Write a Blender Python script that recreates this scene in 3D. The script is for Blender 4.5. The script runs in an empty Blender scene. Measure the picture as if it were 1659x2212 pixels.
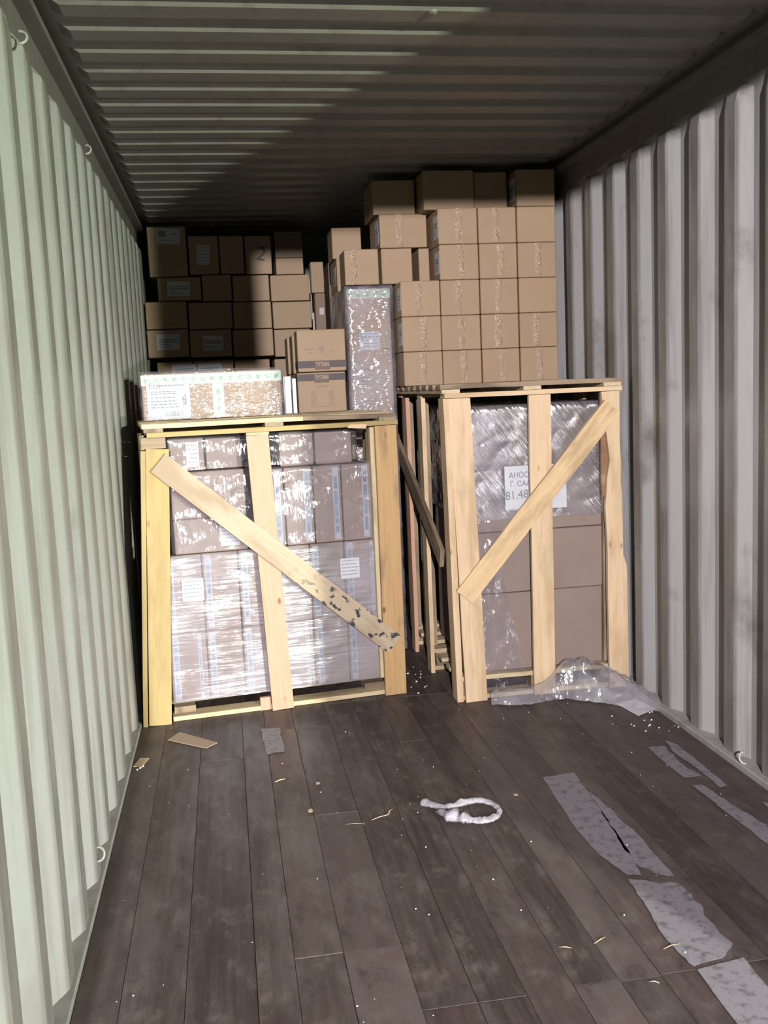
import bpy, bmesh, math, random
from mathutils import Vector, Matrix, noise
S = bpy.context.scene
C = S.collection
random.seed(7)

# ------------------------------------------------------------------ camera, world, lights, exposure
F_PX, YAW, PITCH, ROLL = 2094.5, 0.15773, 0.12828, -0.044453
CAM = Vector((0.475, 0.0, 1.514))
f = Vector((math.sin(YAW)*math.cos(PITCH), math.cos(YAW)*math.cos(PITCH), -math.sin(PITCH)))
r = Vector((math.cos(YAW), -math.sin(YAW), 0.0))
u = r.cross(f)
r2 = math.cos(ROLL)*r + math.sin(ROLL)*u
u2 = math.cos(ROLL)*u - math.sin(ROLL)*r
cd = bpy.data.cameras.new('camera')
cd.sensor_fit = 'VERTICAL'; cd.sensor_height = 24.0; cd.lens = F_PX/2212.0*24.0
cd.clip_start = 0.05
cam = bpy.data.objects.new('camera', cd); C.objects.link(cam)
m3 = Matrix((r2, u2, -f)).transposed()
cam.matrix_world = Matrix.Translation(CAM) @ m3.to_4x4()
S.camera = cam

w = bpy.data.worlds.new('world'); S.world = w; w.use_nodes = True
w.node_tree.nodes['Background'].inputs[0].default_value = (0.62, 0.60, 0.56, 1)
w.node_tree.nodes['Background'].inputs[1].default_value = 0.005

def lamp(name, loc, target, energy, color, size, spread=180):
    d = bpy.data.lights.new(name, 'AREA'); d.shape = 'DISK'; d.size = size
    d.energy = energy; d.color = color; d.spread = math.radians(spread)
    o = bpy.data.objects.new(name, d); C.objects.link(o)
    o.location = loc
    o.rotation_euler = (Vector(target)-Vector(loc)).to_track_quat('-Z', 'Y').to_euler()
    return o
lamp('flood_lamp', (0.05, -3.5, 2.70), (1.4, 5, 1.2), 310, (1.0, 0.96, 1.0), 0.07, 130)
lamp('side_lamp', (3.68, -3.15, 2.15), (0.3, 5, 1.5), 150, (0.89, 1.0, 0.77), 0.08, 120)
lamp('low_lamp', (3.68, -3.10, 0.95), (0.3, 3.6, 0.15), 17, (1.0, 0.90, 1.0), 0.10, 42)
S.view_settings.view_transform = 'Standard'
S.view_settings.look = 'None'
S.view_settings.gamma = 1.0
S.view_settings.use_curve_mapping = False
S.view_settings.exposure = 1.30

# ------------------------------------------------------------------ materials
K = 0.50        # overall reflectance, lowered so less light bounces between surfaces
def kk(c): return tuple(x*K for x in c)
class NT:
    def __init__(s, name):
        s.m = bpy.data.materials.new(name); s.m.use_nodes = True
        s.t = s.m.node_tree; s.n = s.t.nodes; s.l = s.t.links
        s.b = s.n['Principled BSDF']; s.out = s.n['Material Output']
    def add(s, typ, **kw):
        n = s.n.new(typ)
        for k, v in kw.items(): setattr(n, k, v)
        return n
    def link(s, a, b): s.l.new(a, b)
    def coords(s, scale=(1,1,1), obj=True, rot=0.0):
        tc = s.add('ShaderNodeTexCoord'); mp = s.add('ShaderNodeMapping')
        if rot:
            vr = s.add('ShaderNodeVectorRotate', rotation_type='Y_AXIS'); vr.inputs['Angle'].default_value = rot
            s.link(tc.outputs['Object'], vr.inputs['Vector']); mp.inputs['Scale'].default_value = scale
            s.link(vr.outputs[0], mp.inputs[0]); return mp.outputs[0]
        mp.inputs['Scale'].default_value = scale
        if obj:
            oi = s.add('ShaderNodeObjectInfo'); vm = s.add('ShaderNodeVectorMath', operation='SCALE')
            cb = s.add('ShaderNodeCombineXYZ')
            for i in range(3): s.link(oi.outputs['Random'], cb.inputs[i])
            s.link(cb.outputs[0], vm.inputs[0]); vm.inputs['Scale'].default_value = 37.0
            s.link(tc.outputs['Object'], mp.inputs[0])
            ad = s.add('ShaderNodeVectorMath', operation='ADD')
            s.link(mp.outputs[0], ad.inputs[0]); s.link(vm.outputs[0], ad.inputs[1])
            return ad.outputs[0]
        s.link(tc.outputs['Object'], mp.inputs[0])
        return mp.outputs[0]
    def noise(s, vec, scale, detail=4, rough=0.55):
        n = s.add('ShaderNodeTexNoise'); n.inputs['Scale'].default_value = scale
        n.inputs['Detail'].default_value = detail; n.inputs['Roughness'].default_value = rough
        s.link(vec, n.inputs['Vector']); return n.outputs['Fac']
    def ramp(s, fac, stops):
        n = s.add('ShaderNodeValToRGB'); e = n.color_ramp.elements
        while len(e) < len(stops): e.new(0.5)
        for i, (p, c) in enumerate(stops):
            e[i].position = p; e[i].color = (c+(1,)) if isinstance(c, tuple) else (c, c, c, 1)
        s.link(fac, n.inputs[0]); return n.outputs[0]
    def mix(s, fac, a, b, blend='MIX'):
        n = s.add('ShaderNodeMix', data_type='RGBA', blend_type=blend)
        for i, v in ((0, fac), (6, a), (7, b)):
            if isinstance(v, (int, float)): n.inputs[i].default_value = v
            elif isinstance(v, tuple): n.inputs[i].default_value = v+(1,)
            else: s.link(v, n.inputs[i])
        return n.outputs[2]
    def bump(s, h, strength, dist=0.01, target=None):
        n = s.add('ShaderNodeBump'); n.inputs['Strength'].default_value = strength
        n.inputs['Distance'].default_value = dist
        s.link(h, n.inputs['Height']); s.link(n.outputs[0], (target or s.b).inputs['Normal']); return n

def mat_plain(name, col, rough=0.6, spec=0.4, vary=0.0):
    col = kk(col)
    t = NT(name); t.b.inputs['Base Color'].default_value = col+(1,)
    t.b.inputs['Roughness'].default_value = rough; t.b.inputs['Specular IOR Level'].default_value = spec
    if vary:
        c = t.coords(); n = t.noise(c, 14)
        t.link(t.mix(t.ramp(n, [(0.3, 0.0), (0.75, 1.0)]), col, tuple(x*(1-vary) for x in col)), t.b.inputs['Base Color'])
    return t.m

def mat_paint(name, base, dirt, scratch=0.5, rough=0.42, zs=0.6, ribs=None):
    base, dirt = kk(base), kk(dirt)
    t = NT(name)
    c = t.coords((1, 1, 1), obj=False)
    streak = t.noise(t.coords((9, 9, zs), obj=False), 1.6, 6, 0.62)
    blot = t.noise(c, 2.3, 5, 0.6)
    fine = t.noise(c, 60, 3)
    m1 = t.mix(t.ramp(streak, [(0.50, 0.0), (0.74, 0.75)]), base, dirt)
    m2 = t.mix(t.ramp(blot, [(0.56, 0.0), (0.72, scratch)]), m1, tuple(x*0.35 for x in dirt))
    m3 = t.mix(t.ramp(fine, [(0.3, 0.0), (0.8, 0.18)]), m2, (0.2, 0.17, 0.13))
    if ribs:      # smudges plus painted shade that darken the proud faces of the ribs
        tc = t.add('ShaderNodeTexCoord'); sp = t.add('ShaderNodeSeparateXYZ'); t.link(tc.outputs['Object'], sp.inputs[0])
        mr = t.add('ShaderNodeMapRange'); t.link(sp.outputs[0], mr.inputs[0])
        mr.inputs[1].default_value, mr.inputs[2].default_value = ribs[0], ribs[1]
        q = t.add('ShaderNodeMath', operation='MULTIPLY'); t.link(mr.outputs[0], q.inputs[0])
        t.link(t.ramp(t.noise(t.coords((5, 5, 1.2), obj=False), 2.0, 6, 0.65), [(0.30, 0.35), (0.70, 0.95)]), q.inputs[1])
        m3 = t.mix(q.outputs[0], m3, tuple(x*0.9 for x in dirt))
    t.link(m3, t.b.inputs['Base Color'])
    t.b.inputs['Roughness'].default_value = rough
    t.bump(blot, 0.12, 0.02)
    return t.m
M = {}
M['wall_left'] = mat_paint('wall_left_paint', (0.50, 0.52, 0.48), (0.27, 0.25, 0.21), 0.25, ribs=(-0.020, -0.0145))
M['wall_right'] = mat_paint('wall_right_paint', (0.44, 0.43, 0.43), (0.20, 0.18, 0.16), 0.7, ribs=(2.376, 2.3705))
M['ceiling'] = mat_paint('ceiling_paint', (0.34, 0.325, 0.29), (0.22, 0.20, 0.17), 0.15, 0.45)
M['rail'] = mat_paint('rail_paint', (0.24, 0.23, 0.20), (0.15, 0.14, 0.12), 0.4, 0.5)
M['sill'] = mat_paint('sill_paint', (0.42, 0.41, 0.39), (0.22, 0.20, 0.18), 0.5, 0.5)

def mat_wood(name, base, dark, knots=0.9, stain=None, stain_amt=0.5, mold=False, end_stain=None):
    base, dark, stain = kk(base), kk(dark), (kk(stain) if stain else None)
    t = NT(name)
    g = t.noise(t.coords((1.6, 34, 34)), 2.2, 5, 0.6)
    col = t.mix(t.ramp(g, [(0.35, 0.0), (0.72, 0.55)]), base, dark)
    v = t.add('ShaderNodeTexVoronoi'); v.inputs['Scale'].default_value = 3.4
    t.link(t.coords((1.3, 2.6, 0.6)), v.inputs['Vector'])
    k = t.ramp(v.outputs['Distance'], [(0.045, knots), (0.10, 0.0)])
    col = t.mix(k, col, tuple(x*0.42 for x in dark))
    if stain:
        s = t.noise(t.coords((1.2, 5, 5)), 2.0, 4, 0.6)
        col = t.mix(t.ramp(s, [(0.47, 0.0), (0.62, stain_amt)]), col, stain)
    if mold:
        tc = t.add('ShaderNodeTexCoord'); sp = t.add('ShaderNodeSeparateXYZ'); t.link(tc.outputs['Object'], sp.inputs[0])
        msk = t.add('ShaderNodeMapRange'); t.link(sp.outputs[0], msk.inputs[0])
        msk.inputs[1].default_value = 0.05; msk.inputs[2].default_value = 0.32
        n = t.noise(t.coords((1.2, 1.6, 1), obj=False), 15, 4, 0.55)
        sp2 = t.ramp(n, [(0.565, 0.0), (0.60, 1.0)])
        mm = t.add('ShaderNodeMath', operation='MULTIPLY'); t.link(sp2, mm.inputs[0]); t.link(msk.outputs[0], mm.inputs[1])
        col = t.mix(mm.outputs[0], col, (0.02, 0.02, 0.022))
    t.link(col, t.b.inputs['Base Color']); t.b.inputs['Roughness'].default_value = 0.68
    t.b.inputs['Specular IOR Level'].default_value = 0.25
    t.bump(g, 0.25, 0.003)
    return t.m
M['pine'] = mat_wood('pine_wood', (0.76, 0.57, 0.36), (0.62, 0.41, 0.22), 0.8, (0.46, 0.31, 0.17), 0.55)
M['pine_yellow_dimmed'] = mat_wood('dimmed_yellow_pine_wood', (0.46, 0.355, 0.145), (0.40, 0.27, 0.095), 0.5, (0.31, 0.22, 0.10), 0.5)  # dimmer light on the left crate put into the wood colour
M['pine_pink'] = mat_wood('pink_pine_wood', (0.64, 0.385, 0.255), (0.52, 0.255, 0.14), 0.9)
M['pine_knotty_dimmed'] = mat_wood('dimmed_knotty_pine_wood', (0.56, 0.365, 0.165), (0.40, 0.22, 0.085), 1.0, (0.24, 0.16, 0.085), 0.65)  # also darkened to carry the left crate's dimmer light
M['pine_mold'] = mat_wood('mouldy_pine_wood', (0.52, 0.42, 0.29), (0.42, 0.31, 0.19), 0.5, (0.30, 0.22, 0.13), 0.6, True)
M['pine_brace'] = mat_wood('stained_pine_wood', (0.78, 0.58, 0.32), (0.62, 0.40, 0.20), 0.4, (0.42, 0.28, 0.15), 0.7)
M['wood_dirty'] = mat_wood('dirty_wood', (0.36, 0.27, 0.17), (0.22, 0.15, 0.09), 0.6, (0.12, 0.08, 0.05), 0.7)
M['wood_rough'] = mat_wood('rough_sawn_wood', (0.70, 0.56, 0.34), (0.46, 0.33, 0.18), 0.6, (0.25, 0.17, 0.09), 0.55)
M['bark'] = mat_wood('bark_edge_wood', (0.30, 0.16, 0.08), (0.16, 0.08, 0.04), 0.6, (0.5, 0.35, 0.2), 0.5)

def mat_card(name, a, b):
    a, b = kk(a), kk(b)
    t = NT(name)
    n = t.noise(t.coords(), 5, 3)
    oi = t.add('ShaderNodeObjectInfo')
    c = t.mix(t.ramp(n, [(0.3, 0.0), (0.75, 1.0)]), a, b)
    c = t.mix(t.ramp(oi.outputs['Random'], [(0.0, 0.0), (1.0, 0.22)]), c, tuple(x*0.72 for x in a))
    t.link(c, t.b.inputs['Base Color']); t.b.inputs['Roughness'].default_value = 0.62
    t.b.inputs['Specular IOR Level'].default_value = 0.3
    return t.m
M['card'] = mat_card('cardboard', (0.42, 0.285, 0.165), (0.38, 0.255, 0.145))
M['card_pink'] = mat_card('pale_cardboard', (0.47, 0.34, 0.24), (0.42, 0.30, 0.20))
M['card_shaded'] = mat_card('shaded_cardboard', (0.30, 0.225, 0.185), (0.25, 0.185, 0.15))  # shade inside the crates and film tint put into the cardboard colour
M['card_shadow'] = mat_card('shadow_cardboard', (0.27, 0.18, 0.11), (0.23, 0.15, 0.09))  # darker copy of the cardboard, shadow at the back painted in

t = NT('packing_tape')
t.b.inputs['Base Color'].default_value = (0.40*K, 0.275*K, 0.165*K, 1); t.link(t.ramp(t.noise(t.coords((1, 1, 1)), 20, 3, 0.6), [(0.44, 0.60), (0.60, 0.17)]), t.b.inputs['Roughness'])
t.b.inputs['Specular IOR Level'].default_value = 0.5
t.bump(t.noise(t.coords((1, 1, 1)), 34, 4, 0.65), 1.0, 0.014); M['tape'] = t.m

M['white'] = mat_plain('white_paper', (0.62, 0.63, 0.65), 0.6, 0.3, 0.12)
M['white_board'] = mat_plain('white_board', (0.85, 0.82, 0.88), 0.4)
M['ink'] = mat_plain('black_ink', (0.03, 0.03, 0.035), 0.6)
M['ink_grey'] = mat_plain('grey_ink', (0.22, 0.23, 0.25), 0.6)
M['band'] = mat_plain('dark_brown_print', (0.055, 0.032, 0.030), 0.6)
M['band_tag'] = mat_plain('brown_print', (0.13, 0.065, 0.035), 0.6)
M['text_cream'] = mat_plain('cream_print', (0.50, 0.40, 0.28), 0.6)
M['print_faint'] = mat_plain('faint_print', (0.27, 0.185, 0.115), 0.6)
M['green_ink'] = mat_plain('green_print', (0.16, 0.42, 0.16), 0.5)
M['green_band'] = mat_plain('pale_green_print', (0.55, 0.66, 0.52), 0.5)
M['blue_strip'] = mat_plain('pale_blue_print', (0.25, 0.33, 0.42), 0.5, 0.4, 0.5)
M['white_strip'] = mat_plain('white_strip_print', (0.44, 0.43, 0.46), 0.5, 0.4, 0.3)
M['pencil'] = mat_plain('pencil', (0.20, 0.13, 0.08), 0.7)
M['steel'] = mat_plain('ring_steel', (0.55, 0.55, 0.50), 0.4)
M['blocker_black'] = mat_plain('blocker_black', (0.03, 0.03, 0.03), 0.8)  # for the added strip that blocks lamp light
M['dock'] = mat_plain('dock_concrete', (0.22, 0.21, 0.20), 0.9, 0.2, 0.3)
M['residue'] = None
t = NT('tape_residue')
n = t.noise(t.coords((1, 1, 1), obj=False), 30, 5, 0.65)
t.link(t.mix(t.ramp(n, [(0.50, 0.0), (0.66, 0.8)]), (0.125, 0.115, 0.128), (0.05, 0.042, 0.042)), t.b.inputs['Base Color'])
t.b.inputs['Roughness'].default_value = 0.55; M['residue'] = t.m
M['crumb'] = mat_plain('white_foam', (0.9, 0.88, 0.84), 0.6)

# floor board: dark worn plywood
t = NT('floor_board')
oi = t.add('ShaderNodeObjectInfo')
tone = t.ramp(oi.outputs['Random'], [(0.0, (0.018, 0.011, 0.010)), (0.5, (0.028, 0.018, 0.0165)), (1.0, (0.050, 0.036, 0.034))])
g = t.noise(t.coords((26, 0.8, 1)), 2.0, 5, 0.6)
wear = t.noise(t.coords((2.2, 0.45, 1)), 3.2, 8, 0.72)
col = t.mix(t.ramp(g, [(0.35, 0.0), (0.75, 0.45)]), tone, (0.060, 0.045, 0.039))
blot = t.noise(t.coords((1.0, 0.7, 1), obj=False), 9, 8, 0.75)
col = t.mix(t.ramp(wear, [(0.46, 0.0), (0.66, 0.5)]), col, (0.070, 0.058, 0.055))
col = t.mix(t.ramp(blot, [(0.52, 0.0), (0.66, 0.6)]), col, (0.085, 0.068, 0.060))
col = t.mix(t.ramp(blot, [(0.34, 0.7), (0.46, 0.0)]), col, (0.014, 0.009, 0.008))
t.link(col, t.b.inputs['Base Color'])
t.link(t.ramp(wear, [(0.3, 0.62), (0.7, 0.42)]), t.b.inputs['Roughness'])
t.b.inputs['Specular IOR Level'].default_value = 0.35
t.bump(g, 0.2, 0.004); M['floor'] = t.m
M['floor_gap'] = mat_plain('floor_underlay', (0.020, 0.013, 0.011), 0.8)

def mat_film(name, haze=0.10, gloss=0.30, rough=0.10, streak=(2.0, 2.0, 26.0), bs=0.6, crumple=7.0, tint=(0.93, 0.93, 0.95), rot=0.0, cover=0.42):
    t = NT(name); t.n.remove(t.b)
    tr = t.add('ShaderNodeBsdfTransparent'); tr.inputs[0].default_value = tint+(1,)
    gl = t.add('ShaderNodeBsdfGlossy'); gl.inputs['Roughness'].default_value = rough
    gl.inputs['Color'].default_value = (1, 1, 1, 1)
    df = t.add('ShaderNodeBsdfDiffuse'); df.inputs['Color'].default_value = (0.36, 0.34, 0.38, 1)
    h1 = t.noise(t.coords(streak, obj=False, rot=rot), 1.5, 3, 0.55)
    v = t.add('ShaderNodeTexVoronoi', feature='SMOOTH_F1'); v.inputs['Scale'].default_value = crumple
    nv = t.add('ShaderNodeTexNoise'); nv.inputs['Scale'].default_value = 7.0; t.link(t.coords((1, 1, 1), obj=False), nv.inputs['Vector'])
    t.link(t.mix(0.12, t.coords((1, 1, 1.4), obj=False), nv.outputs['Color']), v.inputs['Vector'])
    for g_ in (gl, df):
        b1 = t.bump(v.outputs['Distance'], 1.0, 0.16/crumple*bs, g_)
        b2 = t.add('ShaderNodeBump'); b2.inputs['Distance'].default_value = 0.009*bs; t.link(h1, b2.inputs['Height']); t.link(b2.outputs[0], b1.inputs['Normal'])
    fr = t.add('ShaderNodeLayerWeight'); fr.inputs['Blend'].default_value = 0.35
    mr = t.add('ShaderNodeMapRange'); t.link(fr.outputs['Fresnel'], mr.inputs[0])
    mr.inputs[3].default_value = gloss; mr.inputs[4].default_value = min(0.8, gloss+0.35)
    gm = t.add('ShaderNodeMath', operation='MULTIPLY'); t.link(mr.outputs[0], gm.inputs[0])
    t.link(t.ramp(t.noise(t.coords((1, 1, 1), obj=False), 5.0, 5, 0.6), [(cover, 0.10), (cover+0.2, 1.0)]), gm.inputs[1])
    patch = t.ramp(t.noise(t.coords((1, 1, 1), obj=False), 3.0, 4), [(0.35, haze*0.4), (0.7, haze*1.8)])
    a = t.add('ShaderNodeMixShader'); t.link(patch, a.inputs[0]); t.link(tr.outputs[0], a.inputs[1]); t.link(df.outputs[0], a.inputs[2])
    b = t.add('ShaderNodeMixShader'); t.link(gm.outputs[0], b.inputs[0]); t.link(a.outputs[0], b.inputs[1]); t.link(gl.outputs[0], b.inputs[2])
    t.link(b.outputs[0], t.out.inputs[0])
    return t.m
M['film'] = mat_film('stretch_film', 0.20, 0.12, 0.22, (3, 3, 34), 0.8, 7)
M['film_clear'] = mat_film('loose_clear_film', 0.07, 0.10, 0.14, (9, 9, 4), 1.3, 13)
M['film_bright'] = mat_film('tight_film', 0.22, 0.26, 0.14, (6, 6, 30), 1.1, 30)
M['film_box'] = mat_film('taut_box_film', 0.12, 0.09, 0.16, (6, 6, 30), 1.1, 34, cover=0.50)
M['film_diag'] = mat_film('diagonal_film', 0.20, 0.48, 0.17, (3, 3, 36), 1.1, 12, rot=math.radians(-52), cover=0.34)
M['film_heap'] = mat_film('crumpled_film', 0.24, 0.30, 0.12, (8, 8, 8), 1.2, 20)
M['film_rope'] = mat_film('twisted_film', 0.42, 0.08, 0.15, (12, 12, 12), 1.0, 30, (0.8, 0.8, 0.8))

# ------------------------------------------------------------------ helpers
def link(name, me, mat=None, parent=None):
    if mat is not None and not me.materials: me.materials.append(mat)
    o = bpy.data.objects.new(name, me); C.objects.link(o)
    if parent is not None: o.parent = parent
    return o
def finish(bm, name, mat, parent=None, smooth=False):
    bmesh.ops.recalc_face_normals(bm, faces=bm.faces)
    me = bpy.data.meshes.new(name); bm.to_mesh(me); bm.free()
    if smooth:
        for p in me.polygons: p.use_smooth = True
    return link(name, me, mat, parent)
def bx(bm, x0, x1, y0, y1, z0, z1, bev=0.0):
    vs = [bm.verts.new(p) for p in ((x0,y0,z0),(x1,y0,z0),(x1,y1,z0),(x0,y1,z0),(x0,y0,z1),(x1,y0,z1),(x1,y1,z1),(x0,y1,z1))]
    fs = [bm.faces.new([vs[i] for i in q]) for q in ((0,3,2,1),(4,5,6,7),(0,1,5,4),(1,2,6,5),(2,3,7,6),(3,0,4,7))]
    if bev:
        es = {e for q in fs for e in q.edges}
        bmesh.ops.bevel(bm, geom=list(es), offset=bev, segments=1, affect='EDGES')
def box_obj(name, mat, b, parent=None, bev=0.0):
    bm = bmesh.new(); bx(bm, *b, bev=bev); return finish(bm, name, mat, parent)
def empty(name, loc, rz=0.0):
    o = bpy.data.objects.new(name, None); C.objects.link(o); o.location = loc; o.rotation_euler = (0, 0, rz)
    o.empty_display_size = 0.1; return o
def tag(o, label, cat, group=None, kind=None):
    o['label'] = label; o['category'] = cat
    if group: o['group'] = group
    if kind: o['kind'] = kind
    return o
def structure(o): o['kind'] = 'structure'; return o
def prism(pts, n, t, name, mat, parent=None):
    """outline (world points) extruded by t against normal n"""
    bm = bmesh.new(); n = Vector(n).normalized()
    a = [bm.verts.new(Vector(p)) for p in pts]; b = [bm.verts.new(Vector(p)-n*t) for p in pts]
    k = len(pts)
    bm.faces.new(a); bm.faces.new(b[::-1])
    for i in range(k): bm.faces.new((a[i], b[i], b[(i+1) % k], a[(i+1) % k]))
    return finish(bm, name, mat, parent)
def board(name, A, B, w, t, nrm, mat, parent, warp=0.0015, off=None):
    """a plank whose visible face centreline runs A->B, face normal nrm; built in its own frame, x along the grain"""
    A, B, nrm = Vector(A), Vector(B), Vector(nrm).normalized()
    d = (B-A); L = d.length; d.normalize(); nrm = (nrm - d*nrm.dot(d)).normalized(); wd = nrm.cross(d)
    bm = bmesh.new(); seg = max(2, int(L/0.16)); rings = []
    sd = random.uniform(0, 100)
    for i in range(seg+1):
        x = -L/2 + L*i/seg
        k = noise.noise(Vector((x*3+sd, 0, 0)))*warp; k2 = noise.noise(Vector((x*4+sd, 9, 0)))*warp*1.5
        rings.append([bm.verts.new((x, s*w/2+k2, z+k)) for s, z in ((-1, -t), (1, -t), (1, 0), (-1, 0))])
    for i in range(seg):
        for j in range(4):
            bm.faces.new((rings[i][j], rings[i][(j+1) % 4], rings[i+1][(j+1) % 4], rings[i+1][j]))
    bm.faces.new(rings[0][::-1]); bm.faces.new(rings[-1])
    o = finish(bm, name, mat)
    Mx = Matrix((d, wd, nrm)).transposed().to_4x4(); Mx.translation = (A+B)/2
    if parent is not None:
        o.parent = parent
        o.matrix_local = parent_matrix(parent).inverted() @ Mx
    else: o.matrix_world = Mx
    return o
def parent_matrix(p):
    return Matrix.Translation(p.location) @ p.rotation_euler.to_matrix().to_4x4()
def text_obj(name, s, size, mat, parent, loc, rot, align='CENTER', ext=0.0003, sx=1.0):
    cu = bpy.data.curves.new(name, 'FONT'); cu.body = s; cu.size = size; cu.extrude = ext
    cu.align_x = align; cu.align_y = 'CENTER'; cu.resolution_u = 3
    tmp = bpy.data.objects.new('tmp', cu); C.objects.link(tmp)
    bpy.context.view_layer.update()
    me = bpy.data.meshes.new_from_object(tmp.evaluated_get(bpy.context.evaluated_depsgraph_get()))
    bpy.data.objects.remove(tmp)
    me.materials.clear()
    o = link(name, me, mat, parent); o.location = loc; o.rotation_euler = rot; o.scale = (sx, 1, 1)
    return o
FRONT = (math.pi/2, 0, 0)            # lettering that faces -Y
def tube(pts, rad, name, mat, parent=None, seg=8, closed=False, squash=1.0, jitter=0.0):
    bm = bmesh.new(); rings = []; n = len(pts); P = [Vector(p) for p in pts]
    for i, p in enumerate(P):
        a = P[(i-1) % n] if (closed or i > 0) else p
        b = P[(i+1) % n] if (closed or i < n-1) else p
        d = (b-a).normalized(); up = Vector((0, 0, 1)) if abs(d.z) < 0.9 else Vector((1, 0, 0))
        s = d.cross(up).normalized(); v = s.cross(d)
        rr = rad[i] if isinstance(rad, (list, tuple)) else rad
        ring = []
        for k in range(seg):
            an = 2*math.pi*k/seg
            q = rr*(1 + (jitter*noise.noise(Vector((i*0.9, k*1.3, 4.2))) if jitter else 0))
            ring.append(bm.verts.new(p + s*math.cos(an)*q + v*math.sin(an)*q*squash))
        rings.append(ring)
    m = n if closed else n-1
    for i in range(m):
        A, B = rings[i], rings[(i+1) % n]
        for k in range(seg): bm.faces.new((A[k], A[(k+1) % seg], B[(k+1) % seg], B[k]))
    if not closed: bm.faces.new(rings[0][::-1]); bm.faces.new(rings[-1])
    return finish(bm, name, mat, parent, smooth=True)

# ------------------------------------------------------------------ container shell
XL, XR, Y0, Y1, ZC = -0.012, 2.368, 0.40, 7.75, 2.69
def corrugated_wall(name, X, sgn, phase, mat, lean=0.0):
    """proud plane at X, recess 36 mm outward (sgn=-1 left, +1 right); slopes facing the door end at phase+k*pitch"""
    pitch = 0.2835
    prof = []
    k = 0; y = phase
    while y > Y0+0.3: y -= pitch
    ys = []
    while y < Y1:
        ys += [(y-0.070, 1.0), (y, 0.0), (y+0.072, 0.0), (y+0.142, 1.0)]; y += pitch
    ys = [(max(Y0, min(Y1, a)), b) for a, b in ys]
    levels = [(0.0, 1), (0.9, 1), (1.8, 1), (2.47, 1), (2.515, 0.75), (2.548, 0.0), (2.60, 0.0)]
    bm = bmesh.new(); rows = []
    for z, amp in levels:
        row = []
        for i, (yy, dpt) in enumerate(ys):
            d = 0.036*(1-(1-dpt)*amp)
            j = 0.0025*noise.noise(Vector((yy*2, z*1.3, X)))
            row.append(bm.verts.new((X+sgn*d+j, yy, z)))
        rows.append(row)
    for a, b in zip(rows, rows[1:]):
        for i in range(len(a)-1): bm.faces.new((a[i], a[i+1], b[i+1], b[i]))
    o = finish(bm, name, mat)
    sm = o.modifiers.new('thickness', 'SOLIDIFY'); sm.thickness = 0.002; sm.offset = 0
    return structure(o)
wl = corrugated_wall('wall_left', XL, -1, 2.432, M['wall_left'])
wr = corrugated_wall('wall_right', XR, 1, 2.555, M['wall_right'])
# roof sheet
bm = bmesh.new(); ys = []; y = 3.170
while y > Y0+0.25: y -= 0.2085
while y < Y1:
    ys += [(y-0.016, 0.018), (y+0.008, 0.0), (y+0.10, 0.0), (y+0.124, 0.018)]; y += 0.2085
rows = []
for i, x in enumerate([XL-0.05, 0.03, 0.065, 0.6, 1.2, 1.8, 2.29, 2.325, XR+0.05]):
    amp = 0 if i in (0, 1, 7, 8) else 1
    rows.append([bm.verts.new((x, min(Y1, max(Y0, yy)), ZC+0.018-(0.018-dz)*amp+0.002*noise.noise(Vector((x, yy, 0))))) for yy, dz in ys])
for a, b in zip(rows, rows[1:]):
    for i in range(len(a)-1): bm.faces.new((a[i], a[i+1], b[i+1], b[i]))
ce = structure(finish(bm, 'ceiling', M['ceiling']))
sm = ce.modifiers.new('thickness', 'SOLIDIFY'); sm.thickness = 0.002; sm.offset = 0
bm = bmesh.new(); bmesh.ops.create_icosphere(bm, subdivisions=2, radius=0.02)
for v_ in bm.verts: v_.co.z *= 0.5; v_.co += Vector((1.21, 3.19, ZC+0.001)) + v_.co*0.3*noise.noise(v_.co*90)
finish(bm, 'patch', M['ceiling'], ce, True)
# top rails, bottom sills
def rail(name, x0, x1, z0, z1, mat, lip=None):
    bm = bmesh.new(); bx(bm, x0, x1, Y0, Y1, z0, z1, bev=0.004)
    if lip: bx(bm, *lip)
    return structure(finish(bm, name, mat))
rail('trim_1', XL-0.07, XL-0.030, 2.545, ZC+0.03, M['rail'], (XL-0.03, XL+0.018, Y0, Y1, 2.640, 2.665))
rail('trim_2', XR+0.030, XR+0.07, 2.545, ZC+0.03, M['rail'], (XR-0.018, XR+0.03, Y0, Y1, 2.640, 2.665))
rail('trim_3', XL-0.06, 0.004, -0.10, 0.012, M['sill'])
rail('trim_4', 2.336, XR+0.06, -0.10, 0.022, M['sill'])
structure(box_obj('wall_back', M['wall_left'], (XL-0.06, XR+0.06, Y1, Y1+0.05, -0.1, ZC+0.05)))
hd = structure(box_obj('trim_5', M['rail'], (XL-0.06, XR+0.06, Y0-0.06, Y0, 2.598, ZC+0.06)))
box_obj('blocker_strip', M['blocker_black'], (0.045, 0.312, Y0-0.085, Y0-0.062, 2.32, ZC+0.03), hd)  # added unseen strip, hung here to cast a shadow on the back stack
structure(box_obj('trim_6', M['rail'], (XL-0.12, 0.052, Y0-0.06, Y0, -0.1, 2.598)))  # unseen door post, shaped to keep the flood lamp off the left wall
structure(box_obj('trim_7', M['rail'], (XR+0.036, XR+0.15, Y0-0.06, Y0, -0.1, 2.598)))
structure(box_obj('floor_dock', M['dock'], (-3, 6, -7, Y0, -0.14, -0.02)))

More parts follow.
